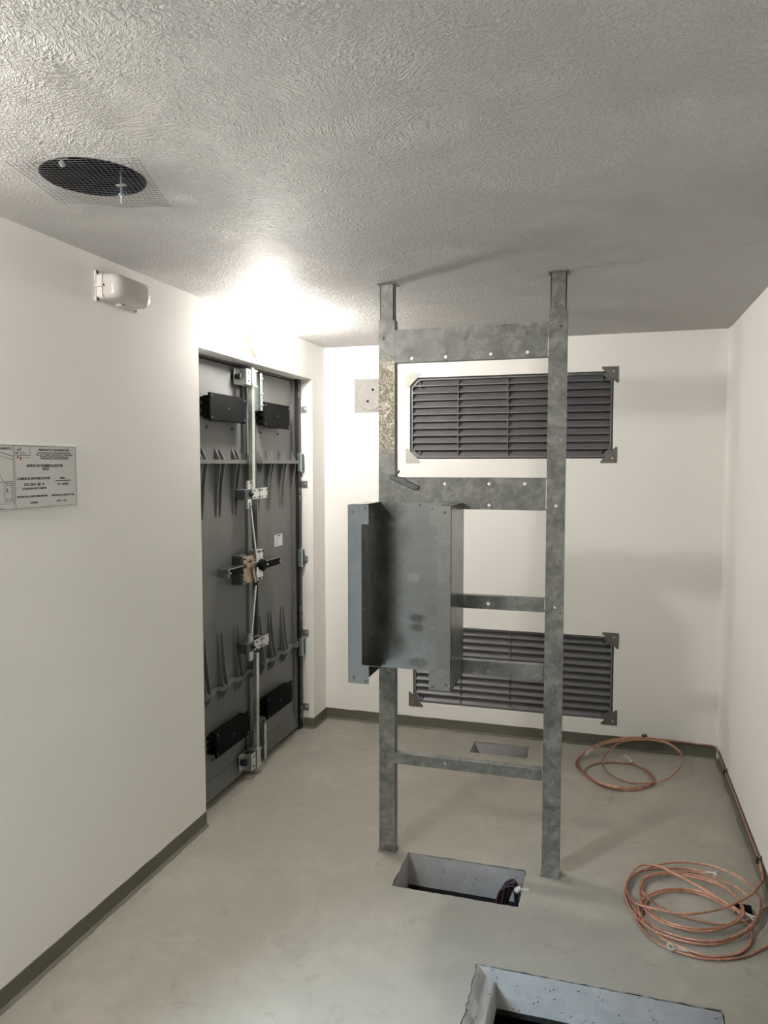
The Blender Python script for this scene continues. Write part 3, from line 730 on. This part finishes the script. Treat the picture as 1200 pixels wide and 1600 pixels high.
for y0, y1, z0, z1 in ((py_(8, 780)[0], py_(19, 780)[0], 1.552, 1.6065),):
    hline(y0, y1, z0, .0014); hline(y0, y1, z1, .0014); vline(y0, z0, z1, .0014); vline(y1, z0, z1, .0014)
    for a_ in (.006, .020): 
        hline(y0 + a_, y0 + a_ + .008, z0 + .006, .0022); hline(y0 + a_, y0 + a_ + .008, z1 - .006, .0022)
    ink.prism([(y0 + .004, z0 + .030), (y0 + .013, z0 + .030), (y0 + .009, z0 + .041)], (PX, 0, 0), Y, Z, X, .0004)
    hline(y0 + .008, y0 + .012, z0 + .026, .0015); hline(y0 + .019, y0 + .021, z0 + .026, .0015)
obj('plate_lines', ink, 'ink_grey', plq)
def text(body, y, z, hgt, width=None, align='CENTER', mat='ink', bold=.0):
    cu = bpy.data.curves.new('lettering', 'FONT'); cu.body = body; cu.size = hgt * 1.38 * 1.2; cu.align_x = align; cu.offset = bold; cu.resolution_u = 2
    tmp = bpy.data.objects.new('tmp', cu); COL.objects.link(tmp)
    bpy.context.view_layer.update()
    me = bpy.data.meshes.new_from_object(tmp.evaluated_get(bpy.context.evaluated_depsgraph_get()))
    bpy.data.objects.remove(tmp); bpy.data.curves.remove(cu)
    xs = [v.co.x for v in me.vertices]; s = (width / (max(xs) - min(xs))) if width else 1
    for v in me.vertices: v.co = Vector((PX + .0005, y + v.co.x * s, z + v.co.y))
    me.materials.clear(); return link('lettering', me, mat, plq)
def ptext(body, px0, px1, py, hgt, **k):
    y0, z = py_(px0, py); y1, _ = py_(px1, py); text(body, (y0 + y1) / 2, z, hgt, y1 - y0, **k)
ptext('MARGUATTI CAGGIANO SRL', 60, 108, 704.2, .0052, bold=.0004)
ptext('CONTRADA SAN VITO ZONA IND. SNC', 58, 110, 708.2, .0030, bold=.0003)
ptext('TEL. 0971 70250 - FAX 0971.70 - CAP 85050', 56, 113, 711.4, .0030, bold=.0003)
ptext('E-MAIL: info@marguatti.com', 62, 107, 714.4, .0030, bold=.0003)
ptext('WEB SITE: www.marguatti.it', 62, 107, 717.4, .0030, bold=.0003)
ptext('ANNO DI FABBRICAZIONE', 41, 98, 729.6, .0072, bold=.00045)
ptext('2023', 66, 76.5, 734.6, .0072, bold=.00045)
ptext('CABINA E-DISTRIBUZIONE', 26, 78, 750, .0062, bold=.00045)
ptext('DG 2061 ED. 9', 38, 69, 759.2, .0066, bold=.00045)
ptext('STANDARD BOX CLIENTE', 35, 72.5, 765.2, .0046, bold=.00045)
ptext('MATRICOLA E-DISTRIBUZIONE', 26.5, 74, 778, .0042, bold=.00045)
ptext('220006', 47, 59, 787.2, .0058, bold=.0003)
ptext('PESO', 93.5, 101.5, 748.2, .0052, bold=.00045)
ptext('(con apparecchiature)', 86.5, 110.5, 751.5, .0030, bold=.0003)
ptext('Kg 18000', 90, 106.5, 757.8, .0060, bold=.0003)
ptext('MATRICOLA COSTRUTTORE', 80.5, 116, 775, .0040, bold=.00045)
ptext('CBG  143', 88, 103.5, 783.8, .0052, bold=.0003)
y_, z_ = py_(9.5, 702.5); text('LAYOUT DI SOLLEVAMENTO', YC - .012, z_, .0058, None, 'RIGHT', 'ink', .0003)
y_, z_ = py_(4, 797); text('1000', y_ - .006, z_ + .001, .0050, None, 'CENTER', 'ink_grey')
y0, z0 = py_(30.5, 711.5); text('mc', y0 + .013, z0, .013, .022, 'CENTER', 'ink_grey')
lg1, lg2 = B(), B()
yc_, zc_ = py_(32, 709)
for k, a in enumerate((92, 128, 172, 222, 268)):
    a = math.radians(a); d = (math.cos(a), math.sin(a)); (lg1 if k < 3 else lg2)
    sline(yc_ + d[0] * .010, zc_ + d[1] * .010, yc_ + d[0] * .020, zc_ + d[1] * .019, .0042, lg1 if k < 3 else lg2)
hline(yc_ + .002, yc_ + .036, zc_ - .0125, .001, lg1)
obj('logo_rays', lg1, 'ink_green', plq); obj('logo_rays', lg2, 'ink_red', plq)

# ------------------------------------------------------------------ copper earth wire and coils
WR = .0045
def cable(pts, parent, r=WR, name='cable'):
    return obj(name, B().tube(spline(pts, .0055), r, 12, lobes=6, pitch=.062), 'copper', parent, 70)
def pz(lst, z0):
    out = []
    for q in lst:
        z = q[2] if len(q) > 2 else z0
        p = at(q[0], q[1], 2, z); p.x = min(p.x, W - .012); p.y = min(p.y, D - .012); out.append(p)
    return out
def lug(p, d, up, parent, r=.011):
    p, d, up = Vector(p), Vector(d).normalized(), Vector(up).normalized()
    s = d.cross(up).normalized(); up = s.cross(d)
    b = B().lathe([(.0062, 0), (.0062, .030), (.0055, .036)], p, d, 14)
    c = p + d * (.044 + r)
    b.plate([(a * 1, q) for a, q in circ(0, 0, r, 20)], [circ(0, 0, r * .52, 14)], c - up * .0014, d, s, up, .0028)
    b.loft([[p + d * .034 + s * e * .0062 + up * f * .0050 for e, f in ((-1, -1), (1, -1), (1, 1), (-1, 1))], [p + d * (.046 + r * .2) + s * e * .0085 + up * f * .0014 for e, f in ((-1, -1), (1, -1), (1, 1), (-1, 1))]])
    return obj('cable_lug', b, 'lug_tin', parent, 40)

ww = empty('earth_wire', (W - .01, D - .01, .07), 'bare copper wire clipped along the skirting of the back and right walls', 'wire')
wy = D - .0085
cable([(1.985, wy, .080), (2.10, wy, .079), (2.22, wy, .074), (2.31, wy, .073), (W - .022, wy - .006, .073), (W - .0135, wy - .06, .072), (W - .011, wy - .2, .066), (W - .0085, 4.125, .060), (W - .0085, 3.8, .064), (W - .0085, 3.5, .062),
       (W - .0085, 3.22, .064), (W - .010, 3.16, .058), (W - .016, 3.10, .046)], ww)
def wall_clip(p, n, label):
    """two lugged half-round saddle screwed to the wall over the wire"""
    p, n = Vector(p), Vector(n); tv = Z.cross(n).normalized()
    root = empty('wire_clip', p, label, 'clip', 'brown clips holding the earth wire')
    b = B().prism([(-.016, -.013), (.016, -.013), (.016, .006), (.011, .015), (0, .019), (-.011, .015), (-.016, .006)], p, tv, Z, n, .006)
    b.prism([(-.010, -.012), (.010, -.012), (.010, .004), (-.010, .004)], p + n * .013, tv, Z, n, .008)
    b.prism([(-.010, .004), (.010, .004), (.010, .011), (-.010, .011)], p, tv, Z, n, .018)
    obj('saddle', b, 'clip_brown', root)
    obj('screw', B().lathe([(.0055, 0), (.004, .003), (0, .004)], p + n * .006 + Z * .012, n, 12), 'lug_tin', root, 40)
wall_clip((1.976, D, .082), -Y, 'brown wire clip on the back wall above the small copper coil')
wall_clip((W, 4.125, .058), -X, 'brown wire clip on the right wall near the back corner')
wall_clip((W, 3.22, .060), -X, 'brown wire clip on the right wall beside the large copper coil')

c1 = empty('copper_coil', (1.9, 4.15, 0), 'small loose coil of bare copper cable by the back wall', 'cable coil', 'coils of bare copper cable')
f = .0065
A1 = [(1012, 1152, .080), (1007, 1151.4, .083), (978.7, 1152.5, .075), (945.4, 1158.5, .050), (921.7, 1169.6, .030), (905.8, 1182, .016), (900.5, 1191.7, f), (902.7, 1199.7, f), (915.3, 1212, f), (934.3, 1223.4, f), (956.5, 1231, f), (978.7, 1234.5, f),
      (1000.8, 1233, f), (1016.7, 1227, f), (1021.4, 1219, f + .004), (1016.7, 1208, f + .006), (1004, 1199.2, f + .004), (990, 1193.8, f), (969, 1191.4, f), (937.5, 1191.7, f), (921.7, 1196.5, f), (913.9, 1203.5, f + .003), (917.5, 1210, f + .011), (932, 1220.5, f + .011),
      (957, 1228.5, f + .010), (982, 1231.5, f + .010), (1003, 1229, f + .010), (1017, 1223.5, f + .012), (1019, 1216, f + .014), (1012, 1206.5, f + .014), (1000, 1197.5, f + .012), (988, 1191.6, .018)]
pa = pz(A1, f); cable(pa, c1)
d = (pa[-1] - pa[-2]); lug(pa[-1], d + Z * .02, Vector((.4, -.7, .6)), c1)
B1 = [(1080, 1159.5, .078), (1064, 1157.5, .079), (1048, 1155.6, .080), (1024.6, 1154, .080), (1007, 1154.6, .078), (985, 1156.6, .068), (966, 1162, .052), (951.7, 1172.7, .034), (943, 1183.8, .018), (941.5, 1195, f + .010), (950, 1206, f), (966, 1216.3, f), (985, 1221.8, f),
      (1010, 1223.4, f + .010), (1032.5, 1220, .020), (1048, 1213.5, .032), (1061, 1201, .046), (1066.5, 1188.6, .056), (1062.6, 1176, .066), (1051.5, 1166.4, .074), (1038.8, 1160.4, .080), (1016.7, 1156.5, .084), (992, 1156.2, .080), (968, 1157.5, .070), (942, 1163, .052), (926, 1170.5, .040)]
pb = pz(B1, f); cable(pb, c1)
lug(pb[-1], pb[-1] - pb[-2] - Z * .01, Vector((.3, -.6, .7)), c1)
B2 = [(1066, 1186, .050), (1064.8, 1177, .058), (1053, 1166, .070), (1040, 1159.2, .076), (1022, 1154.2, .086), (1007, 1152.8, .088), (990, 1153, .084), (966, 1155.5, .072), (945, 1160.4, .056), (920, 1172.5, .034), (906, 1185, .020), (903, 1193, f + .010), (909, 1204, f + .010), (925, 1217, f + .010), (945, 1226.5, f + .01), (970, 1231.6, f + .020)]
cable(pz(B2, f), c1)

c2 = empty('copper_coil', (2.05, 2.95, 0), 'large tangled coil of bare copper cable by the right wall', 'cable coil', 'coils of bare copper cable')
K = [
 [(1193.5, 1352, .058), (1197.5, 1361, .052), (1193.5, 1372, .050), (1178.4, 1393.7, .050), (1156.7, 1407.8, .048), (1124, 1420.8, .044), (1091.7, 1427, .040), (1061, 1427.5, .036), (1026.7, 1420.8, .028), (998.5, 1413, .022), (985.5, 1404.5, .020), (978, 1389, .020), (981, 1376, .024), (989.8, 1361, .030), (1000.7, 1352.5, .034), (1015.8, 1351.4, .036),
  (1037.5, 1356.8, .038), (1061, 1368.8, .036), (1091.7, 1385, .030), (1124, 1404.5, .024), (1152, 1424, .018), (1165, 1437, .012), (1174, 1454, .007), (1169.7, 1476, .007), (1152, 1489, .007), (1124, 1495, .007), (1091.7, 1491.5, .007), (1076, 1487, .012)],
 [(1204, 1408, .010), (1200, 1415, .012), (1178, 1432.7, .016), (1156.7, 1441, .018), (1130.7, 1444.6, .018), (1102.5, 1441, .018), (1061, 1430.5, .022), (1037.5, 1419.7, .020), (1013.7, 1404.5, .016), (1001.7, 1389, .016), (1002.8, 1376, .018), (1015.8, 1366.6, .020), (1044, 1362.5, .022), (1074, 1366, .024), (1102.5, 1372, .026), (1128.5, 1382.8, .030), (1148, 1400, .034),
  (1158.8, 1417.5, .030), (1155, 1433, .026), (1135, 1445.7, .024), (1104.7, 1452, .020), (1074, 1450, .016), (1044, 1441, .014), (1018, 1426, .012), (1005, 1406.7, .012), (1004, 1388, .012), (1012, 1372, .012), (1034, 1363.5, .014), (1066, 1362, .016), (1094, 1364.5, .018), (1120, 1372, .022), (1150, 1386, .026), (1170, 1400, .030)],
 [(1005, 1359.5, .012), (1026.7, 1351.8, .016), (1048, 1348, .022), (1081, 1348, .028), (1113, 1353.6, .034), (1145.9, 1365.5, .038), (1169.7, 1380.7, .040), (1184.9, 1400, .040), (1187.5, 1419.7, .038), (1178, 1441, .034), (1156.7, 1458.7, .028), (1124, 1469.5, .020), (1091.7, 1470, .014), (1059, 1463, .010), (1026.7, 1450, .008), (1000.7, 1430.5, .008), (983, 1406.7, .008), (976.8, 1389, .008), (983, 1372, .008), (1004, 1361, .010),
  (1034, 1356, .012), (1064, 1356.5, .014), (1092, 1361, .018), (1103, 1364, .024)],
 [(1000, 1412, .014), (994.5, 1424, .007), (995, 1436, .006), (1002, 1449, .006), (1015.8, 1464, .006), (1037.5, 1478, .006), (1070, 1491, .006), (1102.5, 1498, .006), (1135, 1499, .006), (1167.5, 1493.5, .006), (1200, 1478, .008), (1215, 1468, .008)],
 [(1000, 1436, .010), (1004, 1422, .010), (1008, 1412, .010), (1020, 1400.5, .010), (1041.8, 1393, .010), (1070, 1392.6, .010), (1100, 1399, .010), (1130.7, 1412, .012), (1156.7, 1428, .014), (1170, 1445.7, .014), (1175.5, 1465, .012), (1164, 1484, .010), (1138, 1494, .008), (1104.7, 1494, .012), (1074, 1484, .014), (1040, 1469, .012), (1012, 1447, .010), (999, 1424, .012), (1003, 1408, .016), (1018, 1396, .016), (1042, 1389.5, .016), (1072, 1389.5, .016), (1102, 1396, .018), (1134, 1410.5, .020), (1158, 1424, .024)],
 [(1150, 1402, .040), (1161, 1417.5, .036), (1158, 1434, .032), (1136, 1448.5, .028), (1104, 1455.5, .024), (1072, 1453, .020), (1040, 1443.5, .018), (1013, 1427, .018), (1001, 1406, .018), (1000.5, 1388, .018), (1009, 1371.5, .020), (1032, 1365.5, .022), (1062, 1367.5, .024), (1090, 1372.5, .028), (1118, 1380, .034), (1138, 1391, .038), (1150, 1402, .042)],
 [(1188, 1404, .020), (1190, 1420, .018), (1181, 1443, .016), (1158, 1462, .014), (1122, 1474.5, .012), (1090, 1475, .010), (1056, 1468, .008), (1022, 1454, .014), (996, 1434, .014), (980, 1409, .014), (977, 1386, .016), (986, 1369, .018), (1008, 1358, .018)],
]
for i, k in enumerate(K):
    p_ = pz(k, .006); cable(p_, c2)
    if i == 0: lug(p_[-1], p_[-1] - p_[-2], Vector((0, -.5, .85)), c2, .014)
    if i == 2: lug(p_[-1], p_[-1] - p_[-2] + Z * .006, Vector((-.2, -.85, .4)), c2, .013)
    if i == 4: lug(p_[-1], p_[-1] - p_[-2], Vector((0, -.3, .9)), c2, .011)
# black plastic cap lying under the coil
cpp = at(1160, 1424, 2, .0)
tag(obj('plastic_cap', B().loft([[(cpp.x + a * s + q * .012, cpp.y + b_ * s, z) for a, b_ in ((-.030, -.020), (.030, -.026), (.034, .022), (-.026, .026))] for z, s, q in ((.0005, 1, 0), (.014, 1, 0), (.018, .88, 0))]).bevel(.002, 2), 'black_plastic'),
    'black plastic block lying among the large copper coil', 'plastic block')

# ------------------------------------------------------------------ cable tails hanging out of the middle pit
cb = empty('cable_bundle', (1.42, 2.75, 0), 'bundle of thin brown and blue wires looping out of the middle floor pit', 'wires')
rnd = random.Random(3)
for k in range(11):
    y0 = 2.880 + .010 * (k % 4) + rnd.uniform(-.004, .004); mt = ('wire_brown', 'wire_blue', 'wire_brown', 'wire_black', 'wire_blue')[k % 5]
    xa = 1.346 + .0045 * k; top = .002 - .004 * abs(k - 5) + rnd.uniform(-.004, .004); xe = 1.437 - .004 * (k % 5)
    pts = [(xa - .016, y0 - .03, -.40), (xa - .012, y0 - .02, -.20), (xa - .002, y0 - .008, -.10), (xa + .014, y0, top - .026), (1.404 + .002 * (k % 4), y0 + .002, top), (xe - .006, y0, top - .024), (xe, y0 - .010, -.09), (xe - .002, y0 - .022, -.20), (xe - .004, y0 - .03, -.40)]
    obj('wire', B().tube(spline(pts, .008), .0030, 8), mt, cb, 60)
obj('tape', B().lathe([(.008, 0), (.012, .006), (.011, .022), (.006, .028)], (1.424, 2.845, -.016), (.8, .1, .6), 10), 'tie_white', cb, 40)
obj('tape', B().prism([(0, 0), (.030, .006), (.036, -.010), (.006, -.012)], (1.444, 2.840, .001), X, Y, Z, .003), 'tie_white', cb)
